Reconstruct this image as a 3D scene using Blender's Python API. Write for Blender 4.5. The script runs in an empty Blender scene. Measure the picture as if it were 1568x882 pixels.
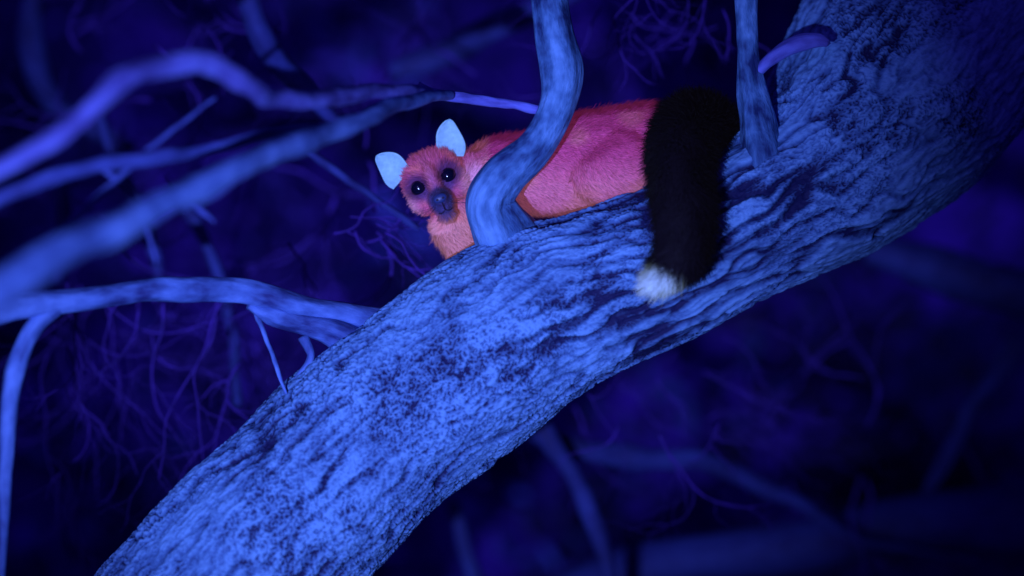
import bpy, math, random
import numpy as np
from mathutils import Vector, noise, Matrix
random.seed(4); rng=np.random.default_rng(7)
S=0.0006; CD=3.0
sc=bpy.context.scene
sc.view_settings.view_transform='Standard'; sc.view_settings.look='None'; sc.view_settings.exposure=0
def P(x,y,d=0):
    Y=d*S; k=(CD+Y)/CD
    return np.array([(x-784)*S*k, Y, (441-y)*S*k])
def K(d): return (CD+d*S)/CD
# ---------------------------------------------------------------- mesh helpers
def make_mesh(name,verts,polys,attrs=None,mat=None,smooth=True):
    me=bpy.data.meshes.new(name)
    verts=np.asarray(verts,dtype=np.float32)
    me.vertices.add(len(verts)); me.vertices.foreach_set('co',verts.ravel())
    tot=np.concatenate([np.full(len(p),p.shape[1],dtype=np.int32) for p in polys])
    loops=np.concatenate([p.ravel() for p in polys]).astype(np.int32)
    st=np.concatenate([[0],np.cumsum(tot)[:-1]]).astype(np.int32)
    me.loops.add(len(loops)); me.loops.foreach_set('vertex_index',loops)
    me.polygons.add(len(tot)); me.polygons.foreach_set('loop_start',st)
    try: me.polygons.foreach_set('loop_total',tot)
    except Exception: pass
    me.update(calc_edges=True)
    if smooth: me.polygons.foreach_set('use_smooth',np.ones(len(tot),dtype=bool))
    for an,(ty,arr) in (attrs or {}).items():
        a=me.attributes.new(an,ty,'POINT')
        key={'FLOAT':'value','FLOAT_VECTOR':'vector','FLOAT_COLOR':'color'}[ty]
        a.data.foreach_set(key,np.asarray(arr,dtype=np.float32).ravel())
    me.validate()
    ob=bpy.data.objects.new(name,me); sc.collection.objects.link(ob)
    if mat: me.materials.append(mat)
    return ob
def empty(name,loc=(0,0,0)):
    e=bpy.data.objects.new(name,None); sc.collection.objects.link(e); e.empty_display_size=.05; return e
def spline(ctrl,step):
    c=np.array(ctrl,float); c=np.vstack([2*c[0]-c[1],c,2*c[-1]-c[-2]])
    out=[]
    for i in range(1,len(c)-2):
        p0,p1,p2,p3=c[i-1],c[i],c[i+1],c[i+2]
        L=np.linalg.norm((p2-p1)[:3]); st=step((p1+p2)/2) if callable(step) else step
        n=max(2,int(L/st))
        for j in range(n):
            t=j/n
            out.append(.5*((2*p1)+(-p0+p2)*t+(2*p0-5*p1+4*p2-p3)*t*t+(-p0+3*p1-3*p2+p3)*t**3))
    out.append(c[-2]); return np.array(out)
class Tubes:
    def __init__(s): s.v=[];s.q=[];s.t=[];s.co=[];s.cav=[];s.n=0
    def add(s,ctrl,step,sides,disp=None,wob=0.06,knob=0):
        pts=spline(ctrl,step); N=len(pts); pos=pts[:,:3]; rad=np.maximum(pts[:,3],1e-4)
        T=np.gradient(pos,axis=0); T/=np.linalg.norm(T,axis=1)[:,None]
        a=np.cross(T[0],[0.13,1,0.2]); a/=np.linalg.norm(a)
        A=np.zeros((N,3)); A[0]=a
        for i in range(1,N):
            a=a-T[i]*np.dot(a,T[i]); a/=np.linalg.norm(a); A[i]=a
        B=np.cross(T,A)
        ds=np.linalg.norm(np.diff(pos,axis=0),axis=1); sl=np.concatenate([[0],np.cumsum(ds)])
        if knob:
            o=random.random()*90
            for i in range(N):
                f=sl[i]/(rad[i]*0+float(np.mean(rad))*4.2+.002)
                pos[i]+=(A[i]*noise.noise(Vector((f*.6,o,0)))+B[i]*noise.noise(Vector((f*.6,o,9))))*rad[i]*knob*3.2
                g=max(0,noise.noise(Vector((f*.9,o,22)))-.12)*2.2
                rad[i]*=1+knob*(g+.35*noise.noise(Vector((f*2.1,o,52))))
        th=np.linspace(0,2*math.pi,sides,endpoint=False)
        ct=np.cos(th)[None,:,None]; sn=np.sin(th)[None,:,None]
        D=A[:,None]*ct+B[:,None]*sn
        Rm=float(np.mean(rad)); off=random.random()*50
        co=np.stack([np.broadcast_to(np.cos(th)*1.0,(N,sides))*rad[:,None]+off,
                     np.broadcast_to(np.sin(th),(N,sides))*rad[:,None],
                     np.broadcast_to(sl[:,None],(N,sides))],-1)
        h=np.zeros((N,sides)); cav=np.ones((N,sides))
        for i in range(N):
            for j in range(sides):
                c=co[i,j]
                if disp: hh,cc=disp(c,rad[i])
                else:
                    f=1.0/(Rm*1.6+1e-5)
                    hh=noise.noise(Vector((c[0]*f,c[1]*f,c[2]*f*.3)))*wob*2.2*rad[i]
                    hh+=noise.noise(Vector((c[0]*f*3.5,c[1]*f*3.5,c[2]*f*.6+9)))*wob*.8*rad[i]
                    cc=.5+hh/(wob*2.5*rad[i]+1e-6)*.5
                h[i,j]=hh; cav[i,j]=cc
        V=pos[:,None]+D*(rad[:,None]+h)[:,:,None]
        base=s.n
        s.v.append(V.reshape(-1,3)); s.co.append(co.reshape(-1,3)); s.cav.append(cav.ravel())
        i,j=np.meshgrid(np.arange(N-1),np.arange(sides),indexing='ij'); j2=(j+1)%sides
        s.q.append(np.stack([i*sides+j,i*sides+j2,(i+1)*sides+j2,(i+1)*sides+j],-1).reshape(-1,4)+base)
        s.v.append(np.array([pos[0]-T[0]*rad[0]*.3,pos[-1]+T[-1]*rad[-1]*.6])); s.co.append(np.zeros((2,3))+off); s.cav.append(np.ones(2)*.5)
        c0=base+N*sides; jj=np.arange(sides); j3=(jj+1)%sides
        s.t.append(np.stack([np.full(sides,c0),base+j3,base+jj],-1))
        s.t.append(np.stack([np.full(sides,c0+1),base+(N-1)*sides+jj,base+(N-1)*sides+j3],-1))
        s.n+=N*sides+2
    def px(s,pts,step=6,sides=20,**k):
        s.add([tuple(P(x,y,d))+(r*S*K(d),) for x,y,d,r in pts],step*S if not callable(step) else step,sides,**k)
    def build(s,name,mat):
        return make_mesh(name,np.vstack(s.v),[np.vstack(s.q),np.vstack(s.t)],
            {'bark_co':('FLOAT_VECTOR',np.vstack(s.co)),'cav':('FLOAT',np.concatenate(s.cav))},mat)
# ---------------------------------------------------------------- materials
def nodes(name):
    m=bpy.data.materials.new(name); m.use_nodes=True; nt=m.node_tree
    return m,nt,nt.nodes['Principled BSDF']
def bark_mat(name,dark,mid,light,scale=1.0,bump=.6,cavlo=.15,cavhi=.9,rough=.75,detail=4,blot=.75,cavw=.5,stretch=.4,nw=.6):
    m,nt,b=nodes(name); N=nt.nodes.new; L=nt.links.new
    at=N('ShaderNodeAttribute'); at.attribute_name='bark_co'
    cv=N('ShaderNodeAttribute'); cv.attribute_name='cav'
    mp=N('ShaderNodeMapping'); mp.inputs['Scale'].default_value=(1,1,stretch); L(at.outputs['Vector'],mp.inputs['Vector'])
    n1=N('ShaderNodeTexNoise'); n1.inputs['Scale'].default_value=230*scale; n1.inputs['Detail'].default_value=detail; n1.inputs['Roughness'].default_value=.65; L(mp.outputs[0],n1.inputs['Vector'])
    n2=N('ShaderNodeTexNoise'); n2.inputs['Scale'].default_value=30*scale; n2.inputs['Detail'].default_value=3; n2.inputs['Roughness'].default_value=.65; L(at.outputs['Vector'],n2.inputs['Vector'])
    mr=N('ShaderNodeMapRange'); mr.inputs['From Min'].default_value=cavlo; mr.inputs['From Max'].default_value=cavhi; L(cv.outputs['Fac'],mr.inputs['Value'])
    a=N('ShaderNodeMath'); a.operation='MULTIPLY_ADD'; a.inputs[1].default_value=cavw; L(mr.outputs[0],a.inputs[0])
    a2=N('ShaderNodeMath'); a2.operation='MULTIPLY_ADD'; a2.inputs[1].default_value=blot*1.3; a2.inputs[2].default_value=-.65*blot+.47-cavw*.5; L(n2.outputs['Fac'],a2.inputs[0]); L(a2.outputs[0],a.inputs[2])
    a3=N('ShaderNodeMath'); a3.operation='MULTIPLY_ADD'; a3.inputs[1].default_value=nw; a3.inputs[2].default_value=-nw/2; L(n1.outputs['Fac'],a3.inputs[0])
    a4=N('ShaderNodeMath'); a4.operation='ADD'; L(a.outputs[0],a4.inputs[0]); L(a3.outputs[0],a4.inputs[1])
    r=N('ShaderNodeValToRGB'); L(a4.outputs[0],r.inputs[0])
    r.color_ramp.elements[0].position=.1; r.color_ramp.elements[0].color=(*dark,1)
    r.color_ramp.elements[1].position=.92; r.color_ramp.elements[1].color=(*light,1)
    e=r.color_ramp.elements.new(.5); e.color=(*mid,1)
    L(r.outputs[0],b.inputs['Base Color'])
    if bump:
        bp=N('ShaderNodeBump'); bp.inputs['Strength'].default_value=bump; bp.inputs['Distance'].default_value=.0025; L(n1.outputs['Fac'],bp.inputs['Height']); L(bp.outputs[0],b.inputs['Normal'])
    b.inputs['Roughness'].default_value=rough; b.inputs['Specular IOR Level'].default_value=.25
    return m
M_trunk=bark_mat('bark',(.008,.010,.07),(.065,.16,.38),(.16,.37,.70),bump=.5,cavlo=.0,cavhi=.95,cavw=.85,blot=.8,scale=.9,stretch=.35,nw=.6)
M_smooth=bark_mat('smooth_bark',(.012,.03,.13),(.065,.18,.40),(.16,.37,.72),scale=.8,bump=1.0,blot=1.5,stretch=.35,nw=.9)
M_dead=bark_mat('dead_wood_bark',(.02,.03,.16),(.08,.165,.48),(.16,.31,.78),scale=.5,bump=.7,detail=4,blot=1.4,nw=.8)
M_violbr=bark_mat('violet_wood_bark',(.04,.03,.20),(.11,.12,.50),(.17,.22,.76),scale=.5,bump=.6,detail=4,blot=1.4,nw=.8)
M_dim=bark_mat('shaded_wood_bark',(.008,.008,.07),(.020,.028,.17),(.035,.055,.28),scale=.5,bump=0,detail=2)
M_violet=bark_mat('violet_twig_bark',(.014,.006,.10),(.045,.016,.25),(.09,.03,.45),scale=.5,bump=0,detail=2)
# ---------------------------------------------------------------- main tree
def sm(a,b,x):
    t=min(1,max(0,(x-a)/(b-a))); return t*t*(3-2*t)
nz=noise.noise
def trunk_disp(c,r):
    x,y,z=c/S
    w=Vector((x,y,z))
    wx=nz(w*(1/60))*15+nz(Vector((x/22,y/22,z/40)))*6; wy=nz(w*(1/60)+Vector((31,7,5)))*15+nz(Vector((x/22+3,y/22,z/40)))*6; wz=nz(w*(1/60)+Vector((3,77,5)))*32
    szv=1+.45*nz(Vector((x/120,y/120,z/200+60)))
    q=Vector(((x+wx)/(19*szv),(y+wy)/(19*szv),(z+wz)/(50*szv)))
    d,_=noise.voronoi(q)
    e=d[1]-d[0]
    plate=sm(.0,.20,e+.07*nz(w*(1/10)))
    gA=math.exp(-((z-3520)/290)**2)
    pA=math.exp(-((z-2950)/420)**2)
    up=sm(3850,4150,z)
    f1=1-abs(nz(Vector(((x+wx)/25,(y+wy)/25,z/170+7))))*(3.6-1.2*gA)
    f2=1-abs(nz(Vector(((x+wx)/12,(y+wy)/12,z/70+17))))*3.6
    f1=sm(.1,1.0,f1); f2=sm(.2,1.0,f2)
    big=nz(Vector((x/95,y/95,z/190)))
    fine=nz(Vector((x/6,y/6,z/14)))
    pm=min(1,.25+.40*pA+sm(-.25,.3,nz(Vector((x/85,y/85,z/140+40)))))
    gm=.3+.6*sm(-.2,.3,nz(Vector((x/110,y/110,z/230+4))))+.55*gA
    pm*=1-.55*gA; pm*=1-.4*up; gm*=1-.4*up
    h=(plate-.6)*4.6*pm + big*17 + fine*1.2 - f1*gm*7.5 - f2*(1-.6*pm)*2.2
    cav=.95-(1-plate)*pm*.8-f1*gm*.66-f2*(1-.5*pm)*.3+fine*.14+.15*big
    return h*S, cav
tree=empty('gnarled_tree')
t=Tubes()
limb=[(-1250,3000,-100,330),(-750,2250,-150,260),(-150,1500,-110,200),(160,1130,-80,172),(330,920,-55,160),(490,745,-30,150),(640,615,-15,143),(820,490,0,138),
 (1020,405,10,124),(1150,335,50,126),(1255,262,110,150),(1345,165,180,184),(1435,40,240,208),(1520,-110,300,228),(1640,-500,360,240),(1700,-1300,400,200),(1600,-2300,400,120)]
def tstep(p):
    vis = abs(p[0])<.62 and abs(p[2])<.42
    return (2.4 if vis else 40)*S
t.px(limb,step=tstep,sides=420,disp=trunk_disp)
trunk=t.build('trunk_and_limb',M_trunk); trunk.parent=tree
t=Tubes()
t.px([(790,-420,-40,28),(820,-150,-50,28),(838,-20,-55,29),(850,50,-60,29),(860,108,-62,31),(848,165,-62,28),(815,225,-60,29),(772,268,-58,34),(752,305,-50,36),(764,340,-35,42),(790,385,5,56),(830,430,40,80)],step=2.5,sides=100,wob=.14,knob=.08)
t.px([(1125,-300,20,14),(1138,-40,10,15),(1146,60,5,17),(1152,130,5,21),(1158,200,0,28),(1162,245,0,36),(1165,285,20,40),(1168,320,60,32)],step=4,sides=50,wob=.16,knob=.10)
cb=t.build('curved_branches',M_smooth); cb.parent=tree
t=Tubes()
t.px([(1160,112,5,8),(1182,88,-5,11),(1215,70,-15,12),(1250,62,-22,11),(1268,66,-25,7)],step=4,sides=24,wob=.14,knob=.12)
t.px([(640,140,-60,13),(680,146,-55,8),(740,153,-45,7),(790,163,-45,7),(840,170,-55,7)],step=3,sides=20,wob=.2,knob=.25)
ob=t.build('branch_stubs',M_violbr); ob.parent=tree
t=Tubes()
t.px([(-160,470,-330,24),(-20,474,-280,22),(100,463,-220,19),(230,446,-160,19),(330,443,-110,18),(430,455,-60,18),(500,473,-30,17),(570,492,0,18),(640,520,30,26)],step=4,sides=36,wob=.15,knob=.14)
t.px([(380,468,-75,8),(420,490,-60,18),(470,503,-45,22),(520,512,-30,24),(590,540,0,30)],step=4,sides=30,wob=.24,knob=.15)
t.px([(392,475,-70,5),(408,520,-60,3.5),(425,565,-70,3.2),(440,606,-75,2)],step=3,sides=10,knob=.3)
t.px([(468,515,-40,9),(478,545,-40,6),(460,575,-45,6),(450,600,-50,9)],step=3,sides=12,knob=.3)
t.px([(90,470,-230,13),(50,510,-250,15),(22,580,-260,15),(14,670,-260,12),(5,775,-260,9),(0,900,-260,8)],step=6,sides=20,knob=.14)
ob=t.build('low_side_branch',M_dead); ob.parent=tree
# ---------------------------------------------------------------- fallen bare branches at left (nearer the camera)
fb=empty('fallen_bare_branch')
t=Tubes()
t.px([(-300,620,-1250,37),(-60,480,-1150,32),(90,390,-1030,27),(200,332,-900,23),(340,270,-740,20),(450,222,-570,17),(560,182,-380,14),(640,152,-190,11),(690,146,-60,7)],step=6,sides=30,wob=.11,knob=.14)
ob=t.build('main_branch',M_dead); ob.parent=fb
t=Tubes()
t.px([(-200,350,-1000,14),(-60,285,-980,14),(50,235,-940,14),(130,178,-900,15),(190,122,-860,17),(255,99,-800,17),(325,102,-740,16),(375,132,-680,16),(430,152,-570,14),(520,146,-420,13),(600,138,-260,11),(660,143,-110,8)],step=5,sides=26,wob=.11,knob=.14)
ob=t.build('forked_branch',M_violbr); ob.parent=fb
t=Tubes()
t.px([(-80,345,-650,12),(20,296,-650,12),(110,262,-620,12),(220,245,-560,11),(320,228,-480,9),(430,200,-400,7),(520,190,-340,5)],step=6,sides=16,wob=.09,knob=.16)
t.px([(-60,420,-600,6),(60,380,-580,6),(150,300,-560,5),(250,210,-520,4),(330,150,-480,3)],step=6,sides=12,wob=.09,knob=.16)
t.px([(160,255,-540,6),(200,300,-530,5),(225,350,-520,4),(240,400,-520,3)],step=6,sides=10,knob=.2)
t.px([(285,318,-500,3),(300,318,-510,4),(315,328,-515,4),(328,340,-520,2)],step=4,sides=8,knob=.3)
t.px([(255,265,-500,3),(268,290,-510,2.5),(285,325,-520,2)],step=4,sides=8,knob=.3)
M_mid=bark_mat('weathered_twig_bark',(.02,.025,.14),(.045,.07,.32),(.08,.12,.46),scale=.5,bump=.3,detail=3)
ob=t.build('side_twigs',M_mid); ob.parent=fb
# ---------------------------------------------------------------- dim branches behind
bb=empty('background_bare_tree')
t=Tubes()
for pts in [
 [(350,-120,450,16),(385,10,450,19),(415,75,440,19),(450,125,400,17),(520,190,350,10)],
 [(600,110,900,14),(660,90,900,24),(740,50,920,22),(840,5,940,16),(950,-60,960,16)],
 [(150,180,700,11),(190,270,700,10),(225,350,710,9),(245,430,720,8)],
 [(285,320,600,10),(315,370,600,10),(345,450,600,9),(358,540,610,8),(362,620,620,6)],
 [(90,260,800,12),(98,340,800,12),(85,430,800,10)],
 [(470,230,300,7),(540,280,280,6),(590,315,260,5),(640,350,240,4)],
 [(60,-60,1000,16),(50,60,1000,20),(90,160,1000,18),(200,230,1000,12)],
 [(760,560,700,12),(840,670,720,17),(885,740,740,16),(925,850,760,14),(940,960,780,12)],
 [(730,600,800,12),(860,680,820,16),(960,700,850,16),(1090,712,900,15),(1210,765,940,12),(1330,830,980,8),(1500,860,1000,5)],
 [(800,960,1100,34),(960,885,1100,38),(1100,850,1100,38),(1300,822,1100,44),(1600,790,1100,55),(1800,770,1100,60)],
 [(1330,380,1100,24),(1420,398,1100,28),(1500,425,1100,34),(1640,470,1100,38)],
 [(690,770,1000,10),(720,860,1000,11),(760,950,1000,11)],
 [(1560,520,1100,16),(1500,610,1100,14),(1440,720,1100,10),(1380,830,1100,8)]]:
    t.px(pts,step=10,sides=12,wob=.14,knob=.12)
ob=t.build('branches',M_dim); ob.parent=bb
def twigs(T,x,y,d,ang,length,r,lev,drift=0):
    n=7; pts=[(x,y,d,r)]; a=ang
    for i in range(n):
        a+=random.uniform(-.6,.6)+drift; x+=math.cos(a)*length/n; y+=math.sin(a)*length/n; d+=random.uniform(-.2,.2)*length/n*1.5
        rr=r*(1-.75*(i+1)/n); pts.append((x,y,d,rr))
        if lev>0 and random.random()<.38:
            twigs(T,x,y,d,a+random.choice([-1,1])*random.uniform(.3,.8),length*random.uniform(.4,.75),rr*.7,lev-1)
    T.px(pts,step=12,sides=5,wob=.1)
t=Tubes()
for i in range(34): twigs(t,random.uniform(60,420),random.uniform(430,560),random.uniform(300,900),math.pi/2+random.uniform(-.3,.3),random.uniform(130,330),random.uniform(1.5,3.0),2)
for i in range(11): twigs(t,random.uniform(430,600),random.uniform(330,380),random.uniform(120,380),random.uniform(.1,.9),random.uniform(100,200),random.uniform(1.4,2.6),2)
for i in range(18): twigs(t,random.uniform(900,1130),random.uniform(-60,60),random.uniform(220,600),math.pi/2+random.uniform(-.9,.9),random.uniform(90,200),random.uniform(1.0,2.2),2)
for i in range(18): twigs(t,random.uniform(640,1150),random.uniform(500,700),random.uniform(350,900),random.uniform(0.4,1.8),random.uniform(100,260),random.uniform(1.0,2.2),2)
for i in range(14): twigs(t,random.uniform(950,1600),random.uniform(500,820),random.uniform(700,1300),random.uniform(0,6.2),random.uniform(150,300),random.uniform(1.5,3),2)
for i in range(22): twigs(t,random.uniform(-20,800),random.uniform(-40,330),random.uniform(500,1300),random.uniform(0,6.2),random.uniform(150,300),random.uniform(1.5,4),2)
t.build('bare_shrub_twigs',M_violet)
# ---------------------------------------------------------------- ground sheet with bank
def gh(x,y):
    z=-1.45+ (0.25*nz(Vector((x*.35,y*.35,0)))+.06*nz(Vector((x*2,y*2,3))))
    tt=sm(.7,3.6,y+.25*nz(Vector((x*.8,3,0)))); z+=tt*4.2
    z+=sm(3.6,20,y)*2
    m=sm(.5,1.2,y)*(1-sm(6,9,y))
    z+=m*(.16*nz(Vector((x*3,y*3,5)))+.10*nz(Vector((x*8,y*8,1))))
    return z
xs=np.unique(np.concatenate([np.linspace(-200,-4,30),np.linspace(-4,4,260),np.linspace(4,200,30)]))
ys=np.unique(np.concatenate([np.linspace(-60,0,20),np.linspace(0,4.5,220),np.linspace(4.5,10,40),np.linspace(10,300,40)]))
V=np.array([(x,y,gh(x,y)) for y in ys for x in xs]); nx=len(xs)
i,j=np.meshgrid(np.arange(len(ys)-1),np.arange(nx-1),indexing='ij')
Q=np.stack([i*nx+j,i*nx+j+1,(i+1)*nx+j+1,(i+1)*nx+j],-1).reshape(-1,4)
mg,nt,b=nodes('leaf_litter_earth')
tc=nt.nodes.new('ShaderNodeTexCoord')
n1=nt.nodes.new('ShaderNodeTexNoise'); n1.inputs['Scale'].default_value=6; n1.inputs['Detail'].default_value=6; n1.inputs['Roughness'].default_value=.65; nt.links.new(tc.outputs['Object'],n1.inputs['Vector'])
r=nt.nodes.new('ShaderNodeValToRGB'); nt.links.new(n1.outputs['Fac'],r.inputs[0])
r.color_ramp.elements[0].position=.4; r.color_ramp.elements[0].color=(.005,.004,.06,1)
r.color_ramp.elements[1].position=.68; r.color_ramp.elements[1].color=(.07,.016,.42,1)
nt.links.new(r.outputs[0],b.inputs['Base Color']); b.inputs['Roughness'].default_value=.95; b.inputs['Specular IOR Level'].default_value=.1
make_mesh('ground',V,[Q],None,mg)
# ---------------------------------------------------------------- undergrowth leaves
ml,nt,b=nodes('undergrowth_leaf')
at=nt.nodes.new('ShaderNodeAttribute'); at.attribute_name='lcol'; nt.links.new(at.outputs['Color'],b.inputs['Base Color']); b.inputs['Roughness'].default_value=.7
lv=[];lf=[];lc=[];k=0
for c in range(360):
    cx=random.uniform(-1.3,1.3); cy=random.uniform(.9,2.4)
    cz=gh(cx,cy)+random.uniform(0,.25)
    if cz<-.7 or cz>.9: continue
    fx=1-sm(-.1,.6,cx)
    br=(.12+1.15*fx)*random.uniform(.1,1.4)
    vio=random.random()
    for l in range(42):
        p=Vector((cx,cy,cz))+Vector((random.gauss(0,.07),random.gauss(0,.07),random.gauss(0,.07)))
        a=Vector((random.gauss(0,1),random.gauss(0,1),random.gauss(0,1))).normalized(); bb_=a.orthogonal().normalized()
        L=random.uniform(.012,.035); W=L*random.uniform(.3,.5)
        lv+= [p-a*L, p+bb_*W, p+a*L, p-bb_*W]; lf.append((k,k+1,k+2,k+3)); k+=4
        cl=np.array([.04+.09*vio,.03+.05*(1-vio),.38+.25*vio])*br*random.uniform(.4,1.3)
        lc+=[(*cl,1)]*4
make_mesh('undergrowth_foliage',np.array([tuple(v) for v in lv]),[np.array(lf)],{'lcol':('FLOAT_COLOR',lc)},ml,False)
# ---------------------------------------------------------------- possum
poss=empty('brushtail_possum')
O=P(664,279,35)
hR=np.array([.92,0,.39]); hU=np.array([-.39,0,.92]); hF=np.array([0,-1,0])
def H(x,u,f): return O+(hR*x+hU*u+hF*f)*S
import bmesh
bm=bmesh.new()
def ell(c,rx,ru,rf,axes=None,sub=3):
    ax=axes if axes is not None else (np.array([1,0,0]),np.array([0,0,1]),np.array([0,-1,0]))
    M=Matrix(((ax[0][0]*rx*S,ax[1][0]*ru*S,ax[2][0]*rf*S,c[0]),(ax[0][1]*rx*S,ax[1][1]*ru*S,ax[2][1]*rf*S,c[1]),(ax[0][2]*rx*S,ax[1][2]*ru*S,ax[2][2]*rf*S,c[2]),(0,0,0,1)))
    bmesh.ops.create_icosphere(bm,subdivisions=sub,radius=1,matrix=M)
hax=(hR,hU,hF)
def chain(pts):
    for a,b_ in zip(pts[:-1],pts[1:]):
        n=max(2,int(math.dist(a[:3],b_[:3])/9))
        for i in range(n+1):
            tt=i/n; q=[a[k]+(b_[k]-a[k])*tt for k in range(4)]
            ell(P(*q[:3]),q[3],q[3],q[3],sub=2)
ell(H(3,8,-24),49,42,48,hax); ell(H(23,-14,-12),29,30,36,hax); ell(H(-20,-16,-12),25,29,34,hax)
ell(H(0,-32,18),20,23,40,hax); ell(H(0,-48,12),15,16,32,hax); ell(H(0,-30,46),12,13,22,hax); ell(H(3,28,-22),40,22,34,hax)
ell(H(0,-2,16),12,30,22,hax); ell(H(0,-42,36),11,10,18,hax)
ell(H(-24,16,0),15,10,14,hax); ell(H(24,16,0),15,10,14,hax)
chain([(685,290,85,42),(720,285,88,50),(770,268,82,60),(830,262,78,62),(900,240,72,70),(980,228,68,70),(1045,222,60,62),(1080,215,60,45)])
chain([(800,285,72,44),(860,282,58,44),(930,275,55,44)])
chain([(700,310,75,42),(694,345,75,36),(704,378,78,24),(722,400,100,14)])
chain([(700,392,80,13),(735,385,110,9)])
chain([(780,300,120,30),(775,345,140,18),(790,372,130,12)])
chain([(955,248,35,56),(915,268,28,46)])
chain([(930,290,90,30),(950,310,135,18),(915,330,135,12)])
me=bpy.data.meshes.new('b'); bm.to_mesh(me); bm.free()
body=bpy.data.objects.new('body',me); sc.collection.objects.link(body)
md=body.modifiers.new('r','REMESH'); md.mode='VOXEL'; md.voxel_size=2.6*S
ms=body.modifiers.new('s','SMOOTH'); ms.factor=.6; ms.iterations=7
dg=bpy.context.evaluated_depsgraph_get(); dg.update()
me2=bpy.data.meshes.new_from_object(body.evaluated_get(dg)); body.modifiers.clear(); body.data=me2; me2.name='body'
nv=len(me2.vertices); bv=np.zeros(nv*3,np.float32); me2.vertices.foreach_get('co',bv); bv=bv.reshape(-1,3).astype(float)
eyes=[(-24,0),(24,0)]
def headloc(p):
    d=(p-O)/S; return d@hR,d@hU,d@hF
hx,hu,hf=headloc(bv)
for ex,eu in eyes:
    rr=np.hypot(hx-ex,hu-eu); w=np.exp(-(rr/14)**2)*(hf>-10)
    bv+= (-hF)[None,:]*(w*6*S)[:,None]
me2.vertices.foreach_set('co',bv.astype(np.float32).ravel()); me2.update()
def sstep(a,b,x):
    t_=np.clip((x-a)/(b-a),0,1); return t_*t_*(3-2*t_)
def mixc(a,b,w): return a*(1-w[:,None])+np.array(b)[None,:]*w[:,None]
def vn(p,f,o=0): return np.array([nz(Vector((q[0]*f+o,q[1]*f,q[2]*f))) for q in p])
def furcol(p,n):
    kk=(CD+p[:,1])/CD
    X=p[:,0]/S/kk+784; Y=441-p[:,2]/S/kk
    c=np.tile(np.array([.70,.09,.30]),(len(p),1))
    c=mixc(c,(.95,.27,.44),sstep(225,300,Y)*(X>760)*.9)
    c=mixc(c,(.95,.30,.34),sstep(.1,.6,vn(p,28))*.8)
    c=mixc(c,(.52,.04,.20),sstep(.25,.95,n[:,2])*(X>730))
    c=mixc(c,(.006,.004,.012),sstep(985,1000,X+ (Y-200)*.05))
    hx,hu,hf=headloc(p)
    ish=(X<745)
    c=mixc(c,(.70,.14,.30),.9*(ish))
    c=mixc(c,(1.0,.38,.40),ish*sstep(-38,-66,hu)*.95)
    c=mixc(c,(1.0,.50,.70),ish*sstep(26,46,np.abs(hx))*sstep(15,-20,hu)*.75)
    c=mixc(c,(.95,.25,.22),ish*sstep(.0,.5,vn(p,70,3))*.55)
    for ex,eu in eyes:
        rr=np.hypot((hx-ex)*1.0,(hu-eu)*.9); c=mixc(c,(.04,.02,.12),ish*sstep(24,12,rr)*(hf>-30)*.85)
        tt=np.clip(((hx-ex)*(-ex*.55)+(hu-eu)*(-30))/((ex*.55)**2+900),0,1)
        dd=np.hypot(hx-(ex-ex*.55*tt),hu-(-30*tt)); c=mixc(c,(.14,.06,.25),ish*sstep(11,4,dd)*(hf>-10)*.7)
    c=mixc(c,(.46,.14,.36),ish*np.exp(-((hx/7)**2+((hu-4)/26)**2))*(hf>-10)*.6)
    rr=np.hypot(hx/18,(hu+34)/25); c=mixc(c,(.05,.06,.24),ish*sstep(1.25,.7,rr)*(hf>5)*.95)
    return c
def fur_mat(name,em,rough=.7):
    m,nt,b=nodes(name)
    a=nt.nodes.new('ShaderNodeAttribute'); a.attribute_name='fcol'; nt.links.new(a.outputs['Color'],b.inputs['Base Color']); nt.links.new(a.outputs['Color'],b.inputs['Emission Color'])
    b.inputs['Emission Strength'].default_value=em; b.inputs['Roughness'].default_value=rough; b.inputs['Specular IOR Level'].default_value=.15
    return m,nt,b
M_fur,nt,b=fur_mat('fluorescing_fur',.17)
an=nt.nodes.new('ShaderNodeAttribute'); an.attribute_name='fnrm'; nt.links.new(an.outputs['Vector'],b.inputs['Normal'])
M_skin,_,_=fur_mat('undercoat',.08)
bn=np.zeros(nv*3,np.float32); me2.vertex_normals.foreach_get('vector',bn); bn=bn.reshape(-1,3).astype(float)
a=me2.attributes.new('fcol','FLOAT_COLOR','POINT'); cc=furcol(bv,bn)*.75; a.data.foreach_set('color',np.hstack([cc,np.ones((nv,1))]).astype(np.float32).ravel())
me2.materials.clear(); me2.materials.append(M_skin); me2.polygons.foreach_set('use_smooth',np.ones(len(me2.polygons),bool)); body.parent=poss
def sample(me,n):
    me.calc_loop_triangles(); nt_=len(me.loop_triangles); tr=np.zeros(nt_*3,np.int32); me.loop_triangles.foreach_get('vertices',tr); tr=tr.reshape(-1,3)
    v=np.zeros(len(me.vertices)*3,np.float32); me.vertices.foreach_get('co',v); v=v.reshape(-1,3).astype(float)
    nn=np.zeros(len(me.vertices)*3,np.float32); me.vertex_normals.foreach_get('vector',nn); nn=nn.reshape(-1,3).astype(float)
    A=v[tr[:,0]];B=v[tr[:,1]];C=v[tr[:,2]]; ar=np.linalg.norm(np.cross(B-A,C-A),axis=1)
    idx=rng.choice(nt_,n,p=ar/ar.sum()); u=rng.random(n); w=rng.random(n); f=u+w>1; u[f]=1-u[f]; w[f]=1-w[f]
    p=A[idx]+(B-A)[idx]*u[:,None]+(C-A)[idx]*w[:,None]
    N_=nn[tr[idx,0]]*(1-u-w)[:,None]+nn[tr[idx,1]]*u[:,None]+nn[tr[idx,2]]*w[:,None]
    return p,N_/np.linalg.norm(N_,axis=1)[:,None]
def norm(a): return a/(np.linalg.norm(a,axis=1)[:,None]+1e-9)
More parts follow.
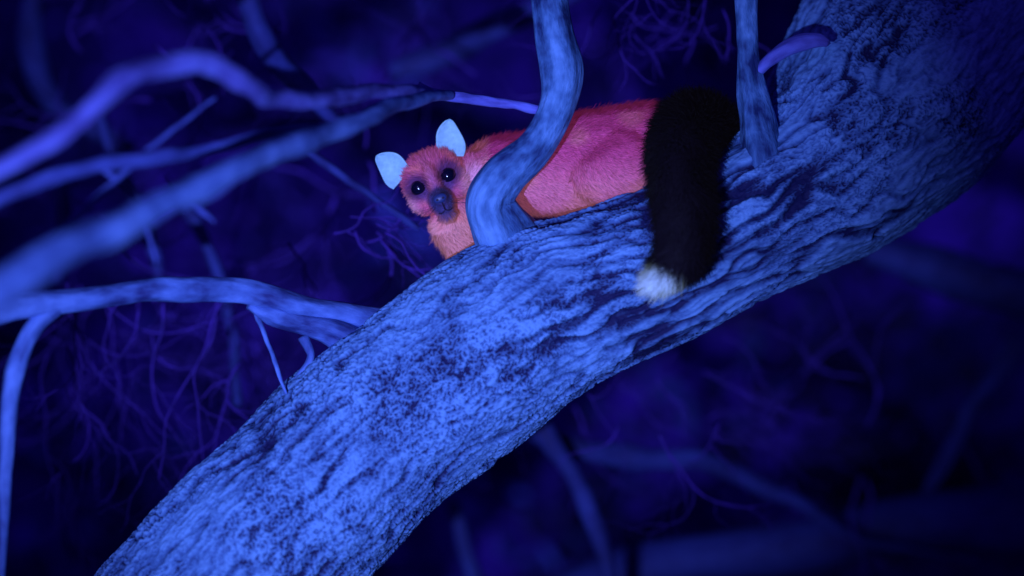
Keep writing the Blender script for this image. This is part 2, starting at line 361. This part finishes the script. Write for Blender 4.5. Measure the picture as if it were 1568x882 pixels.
def strands(name,p,n,flow,length,width,col,lift,mat,nmix=.8):
    m=len(p)
    flow=flow-n*np.sum(flow*n,axis=1)[:,None]; flow=norm(flow)
    flow=norm(flow+rng.normal(0,.25,(m,3)))
    d0=norm(n*lift[:,None]+flow*(1-lift[:,None])); d1=norm(d0*.6+flow*.6+np.array([0,0,-.12]))
    side=norm(np.cross(d0,n+rng.normal(0,.35,(m,3))))
    L=length[:,None]; W=width[:,None]
    c0=p; c1=p+d0*L*.4; c2=c1+norm(d0+d1)*L*.35; c3=c2+d1*L*.3
    V=np.stack([c0-side*W,c0+side*W,c1-side*W*.85,c1+side*W*.85,c2-side*W*.55,c2+side*W*.55,c3],1)
    b0=(np.arange(m)*7)[:,None]
    q=np.vstack([b0+np.array([[0,1,3,2]]),b0+np.array([[2,3,5,4]])]); tr=b0+np.array([[4,5,6]])
    jit=rng.uniform(.7,1.2,(m,1,1)); rootf=np.array([.6,.6,.85,.85,1,1,1.1])[None,:,None]
    C=np.clip(col[:,None,:]*jit*rootf,0,1); C=np.concatenate([C,np.ones((m,7,1))],2)
    nn=norm(n*nmix+norm(n*.3+rng.normal(0,1,(m,3)))*(1-nmix)); NN=np.repeat(nn[:,None],7,1)
    return make_mesh(name,V.reshape(-1,3),[q,tr],{'fcol':('FLOAT_COLOR',C.reshape(-1,4)),'fnrm':('FLOAT_VECTOR',NN.reshape(-1,3))},mat)
p,n=sample(me2,105000)
hx,hu,hf=headloc(p)
kk=(CD+p[:,1])/CD; X=p[:,0]/S/kk+784; Yp=441-p[:,2]/S/kk
ishead=(np.hypot(hx,hu+5)<72)&(hf>-75)
keep=np.ones(len(p),bool)
for ex,eu in eyes: keep&=~((np.hypot(hx-ex,hu-eu)<12.5)&(hf>-25))
keep&=~((np.hypot(hx/11,(hu+29)/9)<1)&(hf>30))
p,n,hx,hu,hf,X,Yp,ishead=[q_[keep] for q_ in (p,n,hx,hu,hf,X,Yp,ishead)]
nose=H(0,-30,50)
flow=np.where(ishead[:,None],norm(p-nose),np.array([1,.0,-.35])[None,:])
flow=flow+np.stack([vn(p,30,1),vn(p,30,5),vn(p,30,9)],1)*.7
muz=np.hypot(hx/24,(hu+34)/24)
ln=np.where(ishead,3.5+7*sstep(.8,2.2,muz),13.0)*rng.uniform(.5,1.35,len(p))
ln=np.where((X>980),17*rng.uniform(.6,1.3,len(p)),ln)
ln=np.where(ishead&(hu<-52),11,ln)
fo=strands('body_fur',p,n,flow,ln*S,np.full(len(p),.55*S),furcol(p,n),np.where(ishead,.3,.38)*rng.uniform(.6,1.3,len(p)),M_fur); fo.parent=poss
# tail
tp=[(1095,200,70,42),(1068,192,20,52),(1048,215,-45,54),(1043,262,-95,52),(1047,310,-130,48),(1050,355,-155,44),(1040,392,-170,37),(1018,420,-178,24),(1000,436,-178,12)]
tp=[(x,y,d,r*.72) for x,y,d,r in tp]
T=Tubes(); T.px(tp,step=5,sides=40,wob=.03)
M_tail,_,_=fur_mat('tail_skin',0.0)
tail=T.build('tail',M_tail); tail.parent=poss
def tailcol(p):
    kk=(CD+p[:,1])/CD; X=p[:,0]/S/kk+784; Y=441-p[:,2]/S/kk
    c=np.tile(np.array([.007,.005,.012]),(len(p),1))
    wv=sstep(398,406,Y+(1010-X)*.45+rng.normal(0,3,len(p)))
    return mixc(c,(.50,.70,.88),wv),wv
tv=np.zeros(len(tail.data.vertices)*3,np.float32); tail.data.vertices.foreach_get('co',tv); tv=tv.reshape(-1,3).astype(float)
a=tail.data.attributes.new('fcol','FLOAT_COLOR','POINT'); a.data.foreach_set('color',np.hstack([tailcol(tv)[0],np.ones((len(tv),1))]).astype(np.float32).ravel())
p,n=sample(tail.data,50000)
ctr=spline([tuple(P(x,y,d))+(r,) for x,y,d,r in tp],8*S)[:,:3]; tg=np.gradient(ctr,axis=0)
near=np.argmin(((p[:,None,:]-ctr[None])**2).sum(2),axis=1)
col,wv=tailcol(p)
fl=norm(tg[near])+np.stack([vn(p,35,1),vn(p,35,5),vn(p,35,9)],1)*.9
fo=strands('tail_fur',p,n,fl,rng.uniform(15,40,len(p))*S*np.where(wv>.5,.85,1),np.full(len(p),.6*S),col,rng.uniform(.25,.65,len(p)),M_fur); fo.parent=poss
def simple(name,colr,rough,spec=.5,em=None,es=0,sc_=600,lo=.65):
    m,nt,b=nodes(name); nz_=nt.nodes.new('ShaderNodeTexNoise'); nz_.inputs['Scale'].default_value=sc_
    tcc=nt.nodes.new('ShaderNodeTexCoord'); nt.links.new(tcc.outputs['Object'],nz_.inputs['Vector'])
    mx=nt.nodes.new('ShaderNodeMix'); mx.data_type='RGBA'; mx.inputs[6].default_value=(*colr,1); mx.inputs[7].default_value=(*[c*lo for c in colr],1); nt.links.new(nz_.outputs['Fac'],mx.inputs[0]); nt.links.new(mx.outputs[2],b.inputs['Base Color'])
    b.inputs['Roughness'].default_value=rough; b.inputs['Specular IOR Level'].default_value=spec
    if em: b.inputs['Emission Color'].default_value=(*em,1); b.inputs['Emission Strength'].default_value=es
    return m
M_eye=simple('eye',(.004,.004,.02),.12,.6); M_nose=simple('nose_skin',(.03,.05,.18),.45)
M_dark=simple('mouth_line',(.02,.01,.05),.7)
M_ear=simple('ear_skin',(.40,.70,.92),.6,.3,(.2,.5,.9),.18,260,.45)
def ellob(name,c,rx,ru,rf,mat):
    global bm
    bm=bmesh.new(); ell(c,rx,ru,rf,hax,3); m=bpy.data.meshes.new(name); bm.to_mesh(m); bm.free()
    for q in m.polygons: q.use_smooth=True
    m.materials.append(mat); o=bpy.data.objects.new(name,m); sc.collection.objects.link(o); o.parent=poss; return o
hx_all,hu_all,hf_all=headloc(bv)
def surf_f(x,u):
    s=(np.hypot(hx_all-x,hu_all-u)<5); return hf_all[s].max() if s.any() else 0
for nm,(ex,eu) in zip(('eye_right','eye_left'),eyes): ellob(nm,H(ex,eu,surf_f(ex,eu)-5),13,13,12,M_eye)
nf=surf_f(0,-28)
ellob('nose',H(0,-29,nf-1),11,7.5,5,M_nose)
for sx in (-1,1): ellob('nostril_%s'%('l' if sx<0 else 'r'),H(sx*4.6,-30,nf+3.0),2.2,1.7,1.6,M_dark)
T=Tubes()
mp_=[(-11,-49),(-7,-51),(-3,-49.5),(0,-48),(3,-49.5),(7,-51),(11,-49)]
T.add([tuple(H(x,u,surf_f(x,u)+1.0))+(.8*S,) for x,u in mp_],2*S,6)
T.add([tuple(H(0,u,surf_f(0,u)+1.0))+(.7*S,) for u in (-36,-41,-48)],2*S,6)
m_=T.build('mouth',M_dark); m_.parent=poss
T=Tubes()
for sx in (-1,1):
    for i in range(5):
        u0=-36-random.uniform(0,8); x0=sx*random.uniform(11,17); f0=surf_f(x0,u0); a=random.uniform(-.5,.4); Ln=random.uniform(25,45)
        T.add([tuple(H(x0+sx*Ln*q*math.cos(a),u0+Ln*q*math.sin(a)-8*q*q,f0+6*q-14*q*q))+((.18-.12*q)*S,) for q in (0,.33,.66,1)],6*S,4)
w_=T.build('whiskers',M_dark); w_.parent=poss
def ear(name,bx,bu,ax_,au_,Lh,Wd,tw):
    A=hR*ax_+hU*au_; A/=np.linalg.norm(A); Bx=np.cross(A,hF); Bx=Bx*math.cos(tw)+hF*math.sin(tw); F2=np.cross(Bx,A); 
    if F2@hF<0: F2=-F2
    o=H(bx,bu,-14); vs=[];nu,nvv=17,22
    for j in range(nvv):
        v=j/(nvv-1)
        w=Wd*max(0,math.sin(math.pi*(.30+.70*v)))**.62
        for i in range(nu):
            u=-1+2*i/(nu-1)
            vs.append(o+(A*Lh*v+Bx*w*(u+.12*math.sin(v*5+bx))+F2*(10*u*u*(1-.5*v)-9*math.sin(v*math.pi)*.8+5*v*v))*S)
    qs=[(j*nu+i,j*nu+i+1,(j+1)*nu+i+1,(j+1)*nu+i) for j in range(nvv-1) for i in range(nu-1)]
    o_=make_mesh(name,np.array(vs),[np.array(qs)],None,M_ear); so=o_.modifiers.new('s','SOLIDIFY'); so.thickness=1.5*S; o_.parent=poss
ear('ear_right',-40,26,-.42,.85,52,23,.25); ear('ear_left',38,28,.36,.9,56,22,-.15)
# ---------------------------------------------------------------- world + lamps
w=bpy.data.worlds.new('World'); sc.world=w; w.use_nodes=True; nt=w.node_tree; bg=nt.nodes['Background']
sky=nt.nodes.new('ShaderNodeTexSky'); sky.sky_type='NISHITA'; sky.sun_disc=False; sky.sun_elevation=math.radians(12); sky.sun_rotation=math.radians(200)
mx=nt.nodes.new('ShaderNodeMix'); mx.data_type='RGBA'; mx.blend_type='MULTIPLY'; mx.inputs[0].default_value=1; mx.inputs[7].default_value=(.12,.05,1,1)
nt.links.new(sky.outputs[0],mx.inputs[6]); nt.links.new(mx.outputs[2],bg.inputs[0]); bg.inputs[1].default_value=.035
sl=bpy.data.lights.new('moon','SUN'); sl.energy=.05; sl.angle=math.radians(.5); sl.color=(.3,.3,1); so=bpy.data.objects.new('moon',sl); sc.collection.objects.link(so)
so.rotation_euler=(math.radians(70),0,math.radians(-25))
tl=bpy.data.lights.new('uv_torch','SPOT'); tl.energy=520; tl.color=(.28,.36,1.0); tl.spot_size=math.radians(22); tl.spot_blend=1.0; tl.shadow_soft_size=.015
to=bpy.data.objects.new('uv_torch',tl); sc.collection.objects.link(to); to.location=(-.48,-2.85,-.36)
tgt=Vector(P(575,395,0)); to.rotation_euler=(tgt-to.location).to_track_quat('-Z','Y').to_euler()
# ---------------------------------------------------------------- camera
cam=bpy.data.cameras.new('camera'); co=bpy.data.objects.new('camera',cam); sc.collection.objects.link(co); sc.camera=co
co.location=(0,-CD,0); co.rotation_euler=(math.radians(90),0,0); cam.sensor_width=36; cam.lens=36*CD/(1568*S); cam.clip_end=1000; cam.clip_start=.05
cam.dof.use_dof=True; cam.dof.focus_distance=CD-.01; cam.dof.aperture_fstop=1.6
